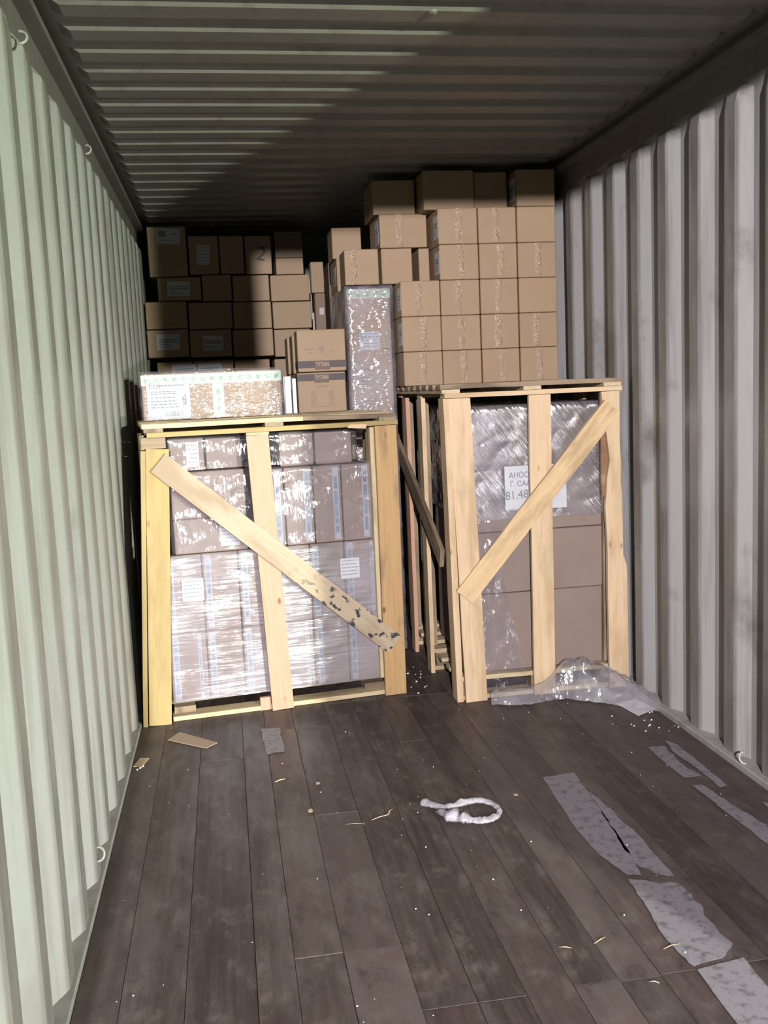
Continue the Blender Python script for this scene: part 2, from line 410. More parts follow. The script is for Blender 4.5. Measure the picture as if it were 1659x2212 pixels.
# floor: underlay plus boards, each its own piece
fl = structure(box_obj('floor', M['floor_gap'], (0.0, 2.34, Y0, Y1, -0.10, -0.012)))
seams = [0.005, 0.12, 0.283, 0.464, 0.567, 0.70, 0.86, 1.0, 1.125, 1.25, 1.37, 1.48, 1.655, 1.78, 1.93, 2.085, 2.21, 2.335]
unit = bmesh.new(); bx(unit, -0.5, 0.5, -0.5, 0.5, -1.0, 0.0)
for i, (a, b) in enumerate(zip(seams, seams[1:])):
    ends = [Y0, 2.15+0.02*random.random(), 4.55, 6.2, Y1]
    if i in (4, 5): ends = [Y0, 2.45, 3.32, 4.25, 6.0, Y1]
    if i in (2, 8, 13): ends = [Y0, 1.6, 3.95, 6.0, Y1]
    for c, d in zip(ends, ends[1:]):
        bm = bmesh.new(); g1 = 0.0007
        zt = random.uniform(-0.0018, 0.0)
        bx(bm, -(b-a)/2+g1, (b-a)/2-g1, -(d-c)/2+0.0015, (d-c)/2-0.0015, -0.0118-zt, 0.0, bev=0.0006)
        o = finish(bm, 'plank', M['floor'], fl); o.location = ((a+b)/2, (c+d)/2, zt)

# lashing rings
def ring(parent, c, ax, rad=0.019, tr=0.004):
    pts = []
    for i in range(13):
        an = math.radians(-100+200*i/12)
        pts.append((c[0]+ax*rad*math.cos(an), c[1]+rad*0.5*math.sin(an), c[2]+rad*math.sin(an)))
    tube(pts, tr, 'lashing_ring', M['steel'], parent, 8)
ring(wl, (XL+0.003, 3.03, 0.085), 1); ring(wl, (XL+0.003, 2.90, 2.50), 1); ring(wl, (XL+0.003, 4.22, 2.52), 1)
ring(wr, (2.352, 3.30, 0.045), -1)

# ------------------------------------------------------------------ cartons
CART = 'brown cartons'
def print_lines(lab, w, h, kind):
    bm = bmesh.new(); e = 0.0004
    def bar(x0, x1, z0, z1): bx(bm, x0*w, x1*w, -0.0016, -0.0006, z0*h, z1*h)
    rnd = random.Random(int(w*1000)+int(h*997)+len(bpy.data.objects))
    if kind == 'two':
        bar(-0.40, 0.40, 0.12, 0.19); bar(-0.40, 0.42, -0.02, 0.06)
        for k in range(3): bar(-0.4, -0.4+rnd.uniform(0.3, 0.7), -0.15-k*0.1, -0.12-k*0.1)
    elif kind == 'text':
        for k in range(5):
            x = -0.42
            while x < 0.36:
                l = rnd.uniform(0.05, 0.16); bar(x, x+l, 0.36-k*0.17, 0.40-k*0.17); x += l+0.04
    elif kind == 'block':
        bar(-0.44, -0.12, -0.05, 0.34); bar(0.10, 0.40, 0.10, 0.18); bar(-0.40, 0.36, -0.30, -0.26)
    return finish(bm, 'print', M['ink_grey'], lab)
def label_on(parent, face, cu, cz, w, h, hw, kind='two', tilt=0.0, z_off=0.0):
    """sticker on the 'front' (-y) or 'left' (-x) face; cu along the face, hw = half extent to that face"""
    bm = bmesh.new(); bx(bm, -w/2, w/2, -0.0008, 0.0, -h/2, h/2)
    l = finish(bm, 'label', M['white'], parent)
    if face == 'front': l.location = (cu, -hw-0.0002, cz); l.rotation_euler = (0, tilt, 0)
    else: l.location = (-hw-0.0002, cu, cz); l.rotation_euler = (0, tilt, -math.pi/2)
    print_lines(l, w, h, kind); return l
NB = [0]
def carton(label, x0, x1, y0, dep, z0, z1, group=CART, tape=None, stickers=(), mat='card', rz=None, frame=None, name='carton', taper=0.0, cat='box'):
    """x0..x1 wide, front face at y0, dep deep; stickers: (face, u, z, w, h, kind, tilt) in fractions of the face"""
    W, H = x1-x0, z1-z0; NB[0] += 1
    rnd = random.Random(NB[0]*13+5)
    g = 0.0028
    if rz is None: rz = math.radians(rnd.uniform(-0.35, 0.35))
    cx, cy = (x0+x1)/2, y0+dep/2
    if frame:
        px, py, th = frame
        cx, cy, rz = px+cx*math.cos(th)-cy*math.sin(th), py+cx*math.sin(th)+cy*math.cos(th), rz+th
    root = empty(name, (cx, cy, z0), rz)
    tag(root, label, cat, group)
    bm = bmesh.new(); bx(bm, -W/2+g, W/2-g, -dep/2, dep/2-g, 0.0, H-g*0.8, bev=0.0035)
    for v_ in bm.verts:
        v_.co.y += 0.0015*noise.noise(v_.co*9+Vector((NB[0], 0, 0)))
    finish(bm, 'body', M[mat], root)
    if tape:
        c, tw = tape if isinstance(tape, tuple) else (0.0, 0.045)
        bm = bmesh.new()
        segs = 6; rows = []
        for k in range(segs+1):
            z = H*(0.02+0.96*k/segs)
            rows.append([bm.verts.new((c*W+s*tw/2, -dep/2-b, z)) for s, b in ((-1, 0.0002), (-0.4, 0.0022+0.0006*rnd.random()), (0.4, 0.0022+0.0006*rnd.random()), (1, 0.0002))])
        for a, b in zip(rows, rows[1:]):
            for i in range(3): bm.faces.new((a[i], a[i+1], b[i+1], b[i]))
        finish(bm, 'tape', M['tape'], root, smooth=True)
    for st in stickers:
        face, uu, vv, w_, h_, kind = st[:6]; tilt = st[6] if len(st) > 6 else 0.0
        if face == 'front': label_on(root, 'front', uu*W, vv*H, w_, h_, dep/2, kind, tilt)
        else: label_on(root, 'left', -uu*dep, vv*H, w_, h_, W/2-g, kind, tilt)
    return root

# ---- crates -------------------------------------------------------------------------------------
def pallet_base(root, X0, X1, yf, yb, slope, lift, mats, inset=0.0):
    """deck boards along the width, three cross stringers, runners: all parts"""
    def yy(x, v): return v + slope*x
    n = Vector((slope, -1, 0)).normalized(); d = Vector((1, slope, 0)).normalized(); back = Vector((-slope, 1, 0)).normalized()
    def P(u_, v_, z_): p = Vector((0, yf, z_)) + d*u_ + back*v_; return p
    D = yb-yf
    for v_ in (0.05, D/2, D-0.05):
        board('runner', P(X0, v_, 0.022), P(X1, v_, 0.022), 0.09, 0.021, (0, 0, 1), mats[0], root)
        for u_ in (X0+0.06, (X0+X1)/2, X1-0.06):
            vb = max(v_, 0.05+inset*0.4)
            board('block', P(u_-0.05, vb, lift-0.022), P(u_+0.05, vb, lift-0.022), 0.08, lift-0.0445, (0, 0, 1), mats[1], root, warp=0)
    k = 7
    for i in range(k):
        v_ = 0.05+inset+(D-0.1-inset)*i/(k-1)
        board('deck_board', P(X0, v_, lift), P(X1, v_, lift), 0.085, 0.021, (0, 0, 1), mats[2], root)
    return P

# left crate, turned a little: front face on the line y = 4.455 + 0.11 x
LS = 0.11; LN = (LS, -1, 0)
lc = empty('shipping_crate', (0.66, 4.93, 0)); 
tag(lc, 'wooden slat crate at the left wall with a black-spotted diagonal brace, white cartons inside', 'crate')
def Lp(x, z, off=0.0):
    n = Vector(LN).normalized(); return Vector((x, 4.455+LS*x, z)) + n*off
t_ = 0.022
# the goods frame of the left crate
TH = math.atan(LS)
LF = (0.0, 4.455, TH)
PL = pallet_base(lc, 0.15, 1.20, 4.478, 5.25, LS, 0.075, (M['wood_rough'], M['wood_dirty'], M['wood_dirty']), 0.10)  # dark wood on blocks and deck paints the shaded gap under the load
board('post', Lp(0.0905, 0.001), Lp(0.1675, 1.281), 0.102, t_, LN, M['pine_yellow_dimmed'], lc)
board('post', Lp(0.6655, 0.001), Lp(0.618, 1.318), 0.103, t_, LN, M['pine_pink'], lc)
board('post', Lp(1.226, 0.001), Lp(1.2315, 1.333), 0.106, t_, LN, M['pine_knotty_dimmed'], lc)
side_n = Vector((-1, -LS, 0))
o = board('side_post', Lp(0.013, 0.001, -0.05), Lp(0.094, 1.276, -0.05), 0.098, 0.021, side_n, M['pine_yellow_dimmed'], lc)
board('side_post', Lp(1.180, 0.085, -0.075), Lp(1.180, 1.333, -0.075), 0.09, 0.021, -side_n, M['wood_rough'], lc)
for v_ in (0.38, 0.71):
    for xx, nn in ((0.10, side_n), (1.245, -side_n)):
        a = Lp(xx, 0.001, -v_); board('side_post', a, a+Vector((0, 0, 1.332)), 0.09, 0.021, nn, M['wood_rough'], lc)
board('brace', Lp(0.165, 1.2205, t_+0.001), Lp(1.2235, 0.26, t_+0.001), 0.104, 0.021, LN, M['pine_mold'], lc)
board('cleat', Lp(0.585, 0.0, -0.024), Lp(0.585, 0.062, -0.024), 0.05, 0.02, LN, M['pine_pink'], lc, warp=0)
# its lid
board('block', Lp(0.098, 1.309, 0.002), Lp(0.205, 1.309, 0.002), 0.050, 0.09, LN, M['wood_dirty'], lc, warp=0)
board('block', Lp(0.568, 1.3275, 0.004), Lp(0.672, 1.3275, 0.004), 0.017, 0.09, LN, M['wood_rough'], lc, warp=0)
def lid(root, fpt, X0, X1, zr, depth, mats, rails=3, planks=6, warp=0.002, skip=()):
    ups = (0, 0, 1)
    for k in range(rails):
        v_ = 0.045+(depth-0.09)*k/(rails-1)
        board('rail', fpt(X0+0.02, zr, -v_), fpt(X1, zr, -v_), 0.09, 0.021, ups, mats[0], root)
    for k in range(3):
        x = X0+0.05+(X1-X0-0.1)*k/2
        board('stringer', fpt(x, zr+0.0185, 0.004), fpt(x, zr+0.0185, -depth), 0.085, 0.0175, ups, mats[1], root)
    for k in range(planks):
        v_ = 0.042+(depth-0.09)*k/(planks-1)
        if k in skip: continue
        board('deck_board', fpt(X0, zr+0.040, -v_), fpt(X1, zr+0.040, -v_), 0.088, 0.021, ups, mats[2], root, warp=warp)
def LT(x, z, off): return Lp(x, z, off+0.024)
lid(lc, LT, 0.105, 1.285, 1.355, 0.775, (M['pine_yellow_dimmed'], M['wood_dirty'], M['wood_rough']), skip=(0,))
board('deck_board', LT(0.105, 1.395, -0.042), LT(0.83, 1.395, -0.042), 0.088, 0.021, (0, 0, 1), M['wood_rough'], lc)
board('deck_board', LT(0.835, 1.393, -0.075), LT(1.285, 1.384, -0.075), 0.09, 0.019, (0, 0, 1), M['wood_dirty'], lc)
prism([q_-lc.location for q_ in [LT(1.04, 1.330, -0.0), LT(1.05, 1.345, 0.001), LT(1.13, 1.343, 0.001), LT(1.13, 1.322, 0.001), LT(1.09, 1.325, 0.001)]], LN, 0.02, 'broken_board_end', M['pine'], lc)

# goods in the left crate (frame coordinates: u along the front, v behind it)
g1 = 'film wrapped cartons in the left crate'
words = ['leftmost', 'second from left', 'third from left', 'third from right', 'second from right', 'rightmost']
def strips(root, W, H, dep, spec):
    for (c, w_, kind) in spec:
        bm = bmesh.new(); bx(bm, c*W-w_/2, c*W+w_/2, -dep/2-0.0012, -dep/2-0.0002, 0.03*H, 0.97*H)
        s_ = finish(bm, 'printed_strip', M['white_strip'], root)
        bm = bmesh.new()
        rnd = random.Random(int(c*100)+int(W*1000))
        z = 0.12*H
        while z < 0.85*H:
            l = rnd.uniform(0.02, 0.07); bx(bm, c*W-w_*0.28, c*W+w_*0.28, -dep/2-0.0022, -dep/2-0.001, z, min(z+l, 0.92*H)); z += l+0.012
        finish(bm, 'lettering', M['blue_strip'], s_)
cols = [0.16, 0.335, 0.505, 0.68, 0.85, 1.02, 1.19]
for rr, (z0, z1) in enumerate(((0.0765, 0.41), (0.41, 0.78))):
    for k in range(6):
        a, b = cols[k], cols[k+1]
        root = carton('tall blue lettered carton, %s, %s row, left crate' % (words[k], ('bottom', 'second')[rr]),
               a, b, 0.065, 0.60, z0, z1, g1, mat='card_shaded', frame=LF)
        strips(root, b-a, z1-z0, 0.60, [(-0.34, 0.028, 0)] if (k+rr) % 3 else [(-0.34, 0.03, 0), (0.30, 0.018, 0)])
carton('pale carton low in the third row behind the brace end, left crate', 0.215, 0.56, 0.075, 0.55, 0.78, 0.945, g1, mat='card_shaded', frame=LF,
       stickers=[('front', 0.25, 0.45, 0.09, 0.10, 'text')])
carton('pale shiny carton in the third row left of the pink middle post', 0.215, 0.56, 0.065, 0.55, 0.945, 1.165, g1, mat='card_shaded', frame=LF)
for k, (a, b) in enumerate(((0.60, 0.745), (0.745, 0.885), (0.885, 1.025), (1.025, 1.175))):
    root = carton('upright carton with blue lettering, %s in the third row right of the middle post' % (('first', 'second', 'third', 'last')[k]),
           a, b, 0.07, 0.55, 0.78, 1.155, g1, mat='card_shaded', frame=LF)
    strips(root, b-a, 0.375, 0.55, [(0.28, 0.03, 0)])
carton('small labelled carton on top of the left crate load near the left post', 0.22, 0.385, 0.10, 0.40, 1.166, 1.322, g1, mat='card_shaded', frame=LF, stickers=[('front', 0.16, 0.48, 0.058, 0.115, 'text')])
carton('small plain carton on top of the left crate load left of the middle post', 0.39, 0.56, 0.13, 0.38, 1.166, 1.315, g1, mat='card_shaded', frame=LF)
carton('brown carton at the top of the left crate just right of the middle post', 0.735, 0.905, 0.11, 0.40, 1.156, 1.325, g1, mat='card_shaded', frame=LF)
carton('brown carton at the top of the left crate nearest the right post', 0.908, 1.095, 0.11, 0.40, 1.156, 1.328, g1, mat='card_shaded', frame=LF)

def film_shell(name, x0, x1, y0, y1, z0, z1, mat, label, frame=None, amp=0.006, step=0.03, top=True, cat='plastic film', seed=0, group=None):
    bm = bmesh.new()
    def grid(o, a, b, na, nb):
        rows = []
        for i in range(na+1):
            rows.append([bm.verts.new(Vector(o)+Vector(a)*i/na+Vector(b)*j/nb) for j in range(nb+1)])
        for i in range(na):
            for j in range(nb): bm.faces.new((rows[i][j], rows[i+1][j], rows[i+1][j+1], rows[i][j+1]))
    W, D, H = x1-x0, y1-y0, z1-z0
    nx, ny, nz = [max(2, int(v/step)) for v in (W, D, H)]
    grid((x0, y0, z0), (W, 0, 0), (0, 0, H), nx, nz)
    grid((x0, y0, z0), (0, D, 0), (0, 0, H), ny, nz); grid((x1, y0, z0), (0, D, 0), (0, 0, H), ny, nz)
    grid((x0, y1, z0), (W, 0, 0), (0, 0, H), nx, nz)
    if top: grid((x0, y0, z1), (W, 0, 0), (0, D, 0), nx, ny)
    bmesh.ops.remove_doubles(bm, verts=bm.verts, dist=0.0005)
    c = Vector(((x0+x1)/2, (y0+y1)/2, (z0+z1)/2))
    for v_ in bm.verts:
        q = v_.co*Vector((5, 5, 11)) if False else Vector((v_.co.x*5, v_.co.y*5, v_.co.z*13))
        n_ = noise.noise(q+Vector((seed, 0, 0)))*amp + abs(noise.noise(q*2.3))*amp*0.6
        dx = 1 if v_.co.x > x1-0.001 else (-1 if v_.co.x < x0+0.001 else 0)
        dy = 1 if v_.co.y > y1-0.001 else (-1 if v_.co.y < y0+0.001 else 0)
        dz = 1 if v_.co.z > z1-0.001 else 0
        v_.co += Vector((dx, dy, dz))*(abs(n_)+0.001)
    o = finish(bm, name, M[mat], None, True)
    if frame: o.location = (frame[0], frame[1], 0); o.rotation_euler = (0, 0, frame[2])
    tag(o, label, cat, group); return o
film_shell('stretch_film', 0.150, 1.198, 0.057, 0.68, 0.080, 0.775, 'film', 'clear stretch film around the two lower carton rows of the left crate', LF, 0.005, seed=3)
film_shell('stretch_film', 0.205, 1.186, 0.057, 0.66, 0.792, 1.160, 'film_clear', 'clear stretch film around the third carton row of the left crate', LF, 0.006, seed=8)
film_shell('stretch_film', 0.200, 1.110, 0.075, 0.56, 1.172, 1.328, 'film_clear', 'loose wrinkled clear film over the top cartons of the left crate', LF, 0.012, seed=12)
def sticker(label, x, z, w_, h_, frame_pt, n, kind='text', mat='white', cat='label', tilt=0.0, group=None):
    root_loc = frame_pt(x, z)
    bm = bmesh.new(); bx(bm, -w_/2, w_/2, -0.0008, 0.0, -h_/2, h_/2)
    o = finish(bm, 'sticker', M[mat]); o.location = root_loc; o.rotation_euler = (0, tilt, math.atan2(n[0], -n[1]))
    print_lines(o, w_, h_, kind); tag(o, label, cat, group); return o
sticker('white printed sticker on the film lower left in the left crate', 0.283, 0.615, 0.10, 0.105, lambda x, z: Lp(x, z, -0.048), LN)
sticker('white printed sticker on the film below the brace right of the middle post', 1.035, 0.647, 0.095, 0.10, lambda x, z: Lp(x, z, -0.048), LN)

# right crate: front face on y = 4.38
RN = (0, -1, 0)
rc = empty('shipping_crate', (1.9, 4.98, 0))
tag(rc, 'wooden slat crate against the right wall, numbers pencilled on its left post', 'crate')
def Rp(x, z, off=0.0): return Vector((x, 4.38-off, z))
PR = pallet_base(rc, 1.50, 2.33, 4.40, 5.56, 0.0, 0.115, (M['wood_rough'], M['wood_dirty'], M['wood_rough']))
board('post', Rp(1.580, 0.001, 0.012), Rp(1.545, 1.448), 0.104, t_, RN, M['pine'], rc)
board('post', Rp(1.502, 0.001, 0.0), Rp(1.4845, 1.448), 0.030, 0.10, RN, M['pine'], rc)
board('post', Rp(1.924, 0.001), Rp(1.931, 1.448), 0.106, t_, RN, M['pine'], rc)
# right post with a wavy bark edge
outl = [(2.257, 0.001), (2.254, 0.18), (2.252, 0.45), (2.254, 0.68), (2.250, 0.80), (2.246, 0.90), (2.253, 0.97), (2.256, 1.03), (2.266, 1.09), (2.272, 1.12), (2.250, 1.30), (2.234, 1.448),
        (2.324, 1.448), (2.322, 1.20), (2.328, 1.10), (2.324, 1.02), (2.330, 0.95), (2.332, 0.80), (2.333, 0.66), (2.351, 0.60), (2.353, 0.30), (2.355, 0.001)]
o = prism([Vector((0, -(x-2.29), z-0.72)).yxz if False else Vector((z-0.72, -(x-2.29), 0)) for x, z in outl], (0, 0, 1), t_, 'post', M['pine'], None)
o.parent = rc; mw = Matrix((Vector((0, 0, 1)), Vector((-1, 0, 0)), Vector((0, -1, 0)))).transposed().to_4x4(); mw.translation = Vector((2.29, 4.38, 0.72))
o.matrix_local = parent_matrix(rc).inverted() @ mw
bm_pts = [(2.238, 0.93), (2.236, 1.44), (2.275, 1.44), (2.288, 1.20), (2.280, 1.08), (2.262, 0.97)]
prism([Rp(x, z, -0.0225)-rc.location for x, z in bm_pts], RN, 0.018, 'bark_strip', M['bark'], rc)
board('inner_post', Rp(2.272, 0.125, -0.05), Rp(2.283, 1.425, -0.05), 0.050, 0.03, RN, M['wood_dirty'], rc)
board('brace', Rp(1.534, 0.515, t_+0.001), Rp(2.281, 1.376, t_+0.001), 0.098, 0.021, RN, M['pine_brace'], rc)
# side slats on the passage side and the wall side
SNL = (-1, 0, 0)
for y_, m_ in ((4.93, 'pine'), (5.36, 'pine_pink')):
    board('side_post', (1.468, y_, 0.001), (1.468, y_, 1.448), 0.095, 0.021, SNL, M[m_], rc)
    board('side_post', (1.50, y_+0.06, 0.12), (1.50, y_+0.06, 1.44), 0.06, 0.03, (0, -1, 0), M['wood_dirty'], rc)
board('side_brace', (1.445, 5.60, 1.20), (1.445, 4.46, 0.69), 0.095, 0.021, SNL, M['wood_dirty'], rc)
for y_ in (4.93, 5.36):
    board('side_post', (2.352, y_, 0.001), (2.352, y_, 1.448), 0.095, 0.021, (1, 0, 0), M['wood_rough'], rc)
def RT(x, z, off): return Rp(x, z, off+0.018)
lid(rc, RT, 1.452, 2.330, 1.470, 1.19, (M['pine'], M['wood_rough'], M['wood_dirty']), rails=3, planks=8, warp=0.004)
# pencil number running down the post
def stroke(bm, p, q, wd=0.0022):
    p, q = Vector(p), Vector(q); d = (q-p).normalized(); n_ = Vector((d.z, 0, -d.x))*wd/2
    a_ = [bm.verts.new(v_+Vector((0, dy, 0))) for dy in (0.0, 0.0006) for v_ in (p-n_, q-n_, q+n_, p+n_)]
    for f_ in ((0, 1, 2, 3), (7, 6, 5, 4), (0, 4, 5, 1), (1, 5, 6, 2), (2, 6, 7, 3), (3, 7, 4, 0)): bm.faces.new([a_[i] for i in f_])
bm = bmesh.new()
def ch(x0, z0, segs):
    for (a0, b0), (a1, b1) in segs: stroke(bm, (x0+b0*0.046, 0, z0-a0*0.046), (x0+b1*0.046, 0, z0-a1*0.046))
ch(1.520, 1.166, [((0, 0.1), (0.05, 1.0))])
four = [((0, 1.0), (0.04, 0.5)), ((0.04, 0.5), (0.62, 0.42)), ((0.5, 0.95), (0.55, 0.0))]
ch(1.520, 1.122, four); ch(1.518, 1.062, four)
o = finish(bm, 'pencil_number', M['pencil'], rc); o.location = Vector((0, 4.3787, 0))-rc.location

g2 = 'large brown cartons in the right crate'
rows_ = [(0.1165, 0.50), (0.50, 0.80), (0.80, 1.10), (1.10, 1.39)]
rn = ['bottom', 'second', 'third', 'top']
for k, (z0, z1) in enumerate(rows_):
    for j, (a, b) in enumerate(((1.600, 1.93), (1.93, 2.262))):
        carton('large brown carton in the %s row of the right crate, %s of the pair' % (rn[k], ('left', 'right')[j]), a, b, 4.455+0.004*((k+j) % 2), 0.80, z0, z1, g2, mat='card_shaded')
film_shell('stretch_film', 1.590, 2.272, 4.447, 5.28, 0.86, 1.400, 'film_diag', 'shiny stretch film around the upper cartons of the right crate', None, 0.010, seed=21)
# film tail down the left bay
bm = bmesh.new(); rws = []
for i in range(27):
    z = 0.86-0.84*i/26
    wdt = 0.13+0.10*max(0, (i-10)/16)+0.02*noise.noise(Vector((i*0.4, 2, 0)))
    rws.append([bm.verts.new((1.625+wdt*j/9, 4.438-0.03*max(0, (i-18)/8)-0.012*noise.noise(Vector((j*0.9, i*0.25, 1.5))), z)) for j in range(10)])
for a, b in zip(rws, rws[1:]):
    for j in range(9): bm.faces.new((a[j], a[j+1], b[j+1], b[j]))
tag(finish(bm, 'film_tail', M['film_clear'], None, True), 'torn strip of clear film hanging behind the left post of the right crate', 'plastic film')
# hand written sheet
pw, ph = 0.305, 0.212
bm = bmesh.new(); rws = []
for i in range(9):
    rws.append([bm.verts.new((-pw/2+pw*i/8, -0.004*abs(noise.noise(Vector((i*0.7, j*0.6, 3)))), -ph/2+ph*j/6)) for j in range(7)])
for a, b in zip(rws, rws[1:]):
    for j in range(6): bm.faces.new((a[j], b[j], b[j+1], a[j+1]))
sheet = finish(bm, 'paper_sheet', M['white'], None, True); sheet.location = (1.917, 4.4285, 1.008)
sheet.rotation_euler = (0, 0, 0)
tag(sheet, 'white paper sheet with handwriting behind the middle post of the right crate', 'paper')
for s_, z, x, sz in (('\u0410\u041d\u041e\u0421\u0410', 0.062, -0.145, 0.038), ('\u0413. \u0421\u0410\u0410', 0.020, -0.140, 0.036), ('81.48', -0.036, -0.165, 0.058), ('__', -0.082, -0.15, 0.05)):
    text_obj('handwriting', s_, sz, M['ink_grey'], sheet, (x+0.012, -0.0052, z), (math.pi/2, random.uniform(-0.06, 0.06), 0), align='LEFT', sx=0.9)

# ------------------------------------------------------------------ right hand stack of small cartons
g3 = 'small brown cartons stacked on the right crate'
colx = [1.443, 1.662, 1.883, 2.098, 2.318]
zr = [1.5115, 1.695, 1.882, 2.070, 2.257, 2.447, 2.636]
rname = ['bottom', 'second', 'third', 'fourth', 'fifth', 'top']
cname = ['first', 'second', 'third', 'fourth']
for rI in range(5):
    for cI in range(4):
        if rI >= 3 and cI == 0: continue
        st = []
        if (cI == 0 and rI in (1, 2)) or (cI == 1 and rI in (3, 4)): st = [('left', 0.30, 0.50, 0.11, 0.12, 'two')]
        tp = (0.0+0.06*math.sin(rI*2+cI), 0.040) if not (cI == 3 and rI in (2, 4)) else None
        carton('small taped carton, %s row up, %s column from left, right hand stack' % (rname[rI], cname[cI]),
               colx[cI], colx[cI+1], 5.20+0.005*((rI*3+cI*2) % 3), 0.30, zr[rI], zr[rI+1], g3, tape=tp, stickers=st)
carton('top carton touching the right wall, last of the small carton stack', 2.098, 2.318, 5.20, 0.30, zr[5], 2.642, g3, stickers=[('left', 0.2, 0.5, 0.12, 0.12, 'two')])
carton('shadowed top carton set back on the second and third columns', 1.60, 1.885, 5.27, 0.30, zr[5], 2.655, g3, mat='card')
carton('narrow shadowed top carton beside the wide set back one', 1.888, 2.080, 5.30, 0.30, zr[5], 2.650, g3)
g4 = 'cartons stacked behind the passage'
carton('carton with a shiny tape patch on top of the silver wrapped column', 1.172, 1.366, 5.39, 0.22, 2.075, 2.268, g4, tape=(-0.22, 0.03))
carton('carton between the taped one and the narrow dark gap, under the labelled carton', 1.372, 1.548, 5.36, 0.24, 2.072, 2.264, g4)
carton('narrow carton right of the dark gap', 1.585, 1.650, 5.38, 0.24, 2.072, 2.264, g4)
carton('wide carton with a label on its shadowed left side, over the dark gap', 1.375, 1.645, 5.40, 0.34, 2.270, 2.452, g4, tape=(-0.08, 0.04), stickers=[('left', 0.2, 0.5, 0.12, 0.13, 'two')])
carton('dark uppermost carton over the wide labelled one', 1.350, 1.590, 5.43, 0.34, 2.454, 2.640, g4, mat='card')
carton('carton with a label on its left side at the back edge of the silver column', 1.175, 1.380, 5.78, 0.34, 2.075, 2.275, g4, stickers=[('left', 0.15, 0.5, 0.13, 0.11, 'block')])
carton('half shadowed carton above and behind the taped one', 1.165, 1.345, 5.86, 0.25, 2.278, 2.46, g4)

# silver wrapped column
wc = carton('tall narrow carton column wrapped in glinting silver film behind the left crate', 1.176, 1.420, 5.385, 0.74, 0.0, 2.058, 'wrapped column', mat='card_pink', rz=0.0, name='wrapped_column', cat='pallet load',
     stickers=[('front', -0.02, 0.86, 0.115, 0.10, 'text')])
bm = bmesh.new()
for k in range(5): bx(bm, -0.115+k*0.048, -0.095+k*0.048, -0.3716, -0.3705, 2.010, 2.040)
finish(bm, 'green_print', M['green_ink'], wc)
bm = bmesh.new(); bx(bm, -0.120, 0.120, -0.3708, -0.3702, 2.00, 2.05); finish(bm, 'print_band', M['green_band'], wc)
film_shell('stretch_film', 1.168, 1.428, 5.372, 6.12, 0.01, 2.066, 'film_bright', 'tight glinting film wound round the tall narrow column', None, 0.006, seed=31)

# ------------------------------------------------------------------ on the left crate
fb = carton('long low carton wrapped in clear film with a big white label, on the left crate', 0.080, 0.768, 0.0, 0.30, 1.397, 1.628, 'wrapped box', mat='card', rz=0.0, frame=(0.0, 4.92, math.radians(1.0)), name='wrapped_carton')
bm = bmesh.new(); bx(bm, -0.343, 0.343, -0.1515, -0.1505, 0.172, 0.222); finish(bm, 'print_band', M['green_band'], fb)
bm = bmesh.new(); bx(bm, 0.0, 0.055, -0.1515, -0.1505, 0.004, 0.170); finish(bm, 'print_band', M['green_band'], fb)
def leaf(bm, x, z, s):
    ps = [(0, -1), (0.75, -0.3), (0.85, 0.45), (0.2, 1), (-0.6, 0.75), (-0.9, 0.0), (-0.5, -0.7)]
    a = [bm.verts.new((x+p*s, -0.1524, z+q*s)) for p, q in ps]; b = [bm.verts.new((x+p*s, -0.1514, z+q*s)) for p, q in ps]
    bm.faces.new(a); bm.faces.new(b[::-1])
    for i in range(7): bm.faces.new((a[i], b[i], b[(i+1) % 7], a[(i+1) % 7]))
bm = bmesh.new()
for k in range(15): leaf(bm, -0.318+k*0.0455, 0.196, 0.0135)
for k in range(3): leaf(bm, 0.028, 0.045+k*0.042, 0.013)
finish(bm, 'leaf_print', M['green_ink'], fb)
bm = bmesh.new(); bx(bm, -0.104, 0.104, -0.0012, 0.0, -0.092, 0.092)
lb = finish(bm, 'label', M['white'], fb); lb.location = (-0.215, -0.1595, 0.098)
text_obj('lettering', 'fito', 0.042, M['ink_grey'], lb, (-0.092, -0.0016, 0.070), FRONT, align='LEFT', ext=0.0002)
bm = bmesh.new(); rnd = random.Random(3)
for k in range(14): bx(bm, -0.046+k*0.0092, -0.046+k*0.0092+0.0072, -0.0018, -0.0011, 0.068, 0.076)
for k, zz in enumerate((0.040, 0.030, 0.012, -0.006, -0.022, -0.036)):
    x = -0.085
    while x < 0.03:
        l = rnd.uniform(0.008, 0.022); bx(bm, x, x+l, -0.0018, -0.0011, zz, zz+0.005); x += l+0.005
for k in range(22):
    x = -0.028+k*0.0034; bx(bm, x, x+rnd.uniform(0.0008, 0.0024), -0.0018, -0.0011, -0.078, -0.055)
for i in range(4):
    for j in range(8):
        if rnd.random() < 0.65: bx(bm, 0.066+i*0.005, 0.071+i*0.005, -0.0018, -0.0011, -0.028+j*0.0065, -0.0215+j*0.0065)
for k in range(3): bx(bm, 0.055, 0.066, -0.0018, -0.0011, -0.075+k*0.008, -0.071+k*0.008)
finish(bm, 'print', M['ink_grey'], lb)
film_shell('stretch_film', 0.078, 0.774, -0.008, 0.31, 1.399, 1.634, 'film_box', 'tight wrinkled film round the long low carton on the left crate', (0.0, 4.92, math.radians(1.0)), 0.006, 0.02, seed=41)

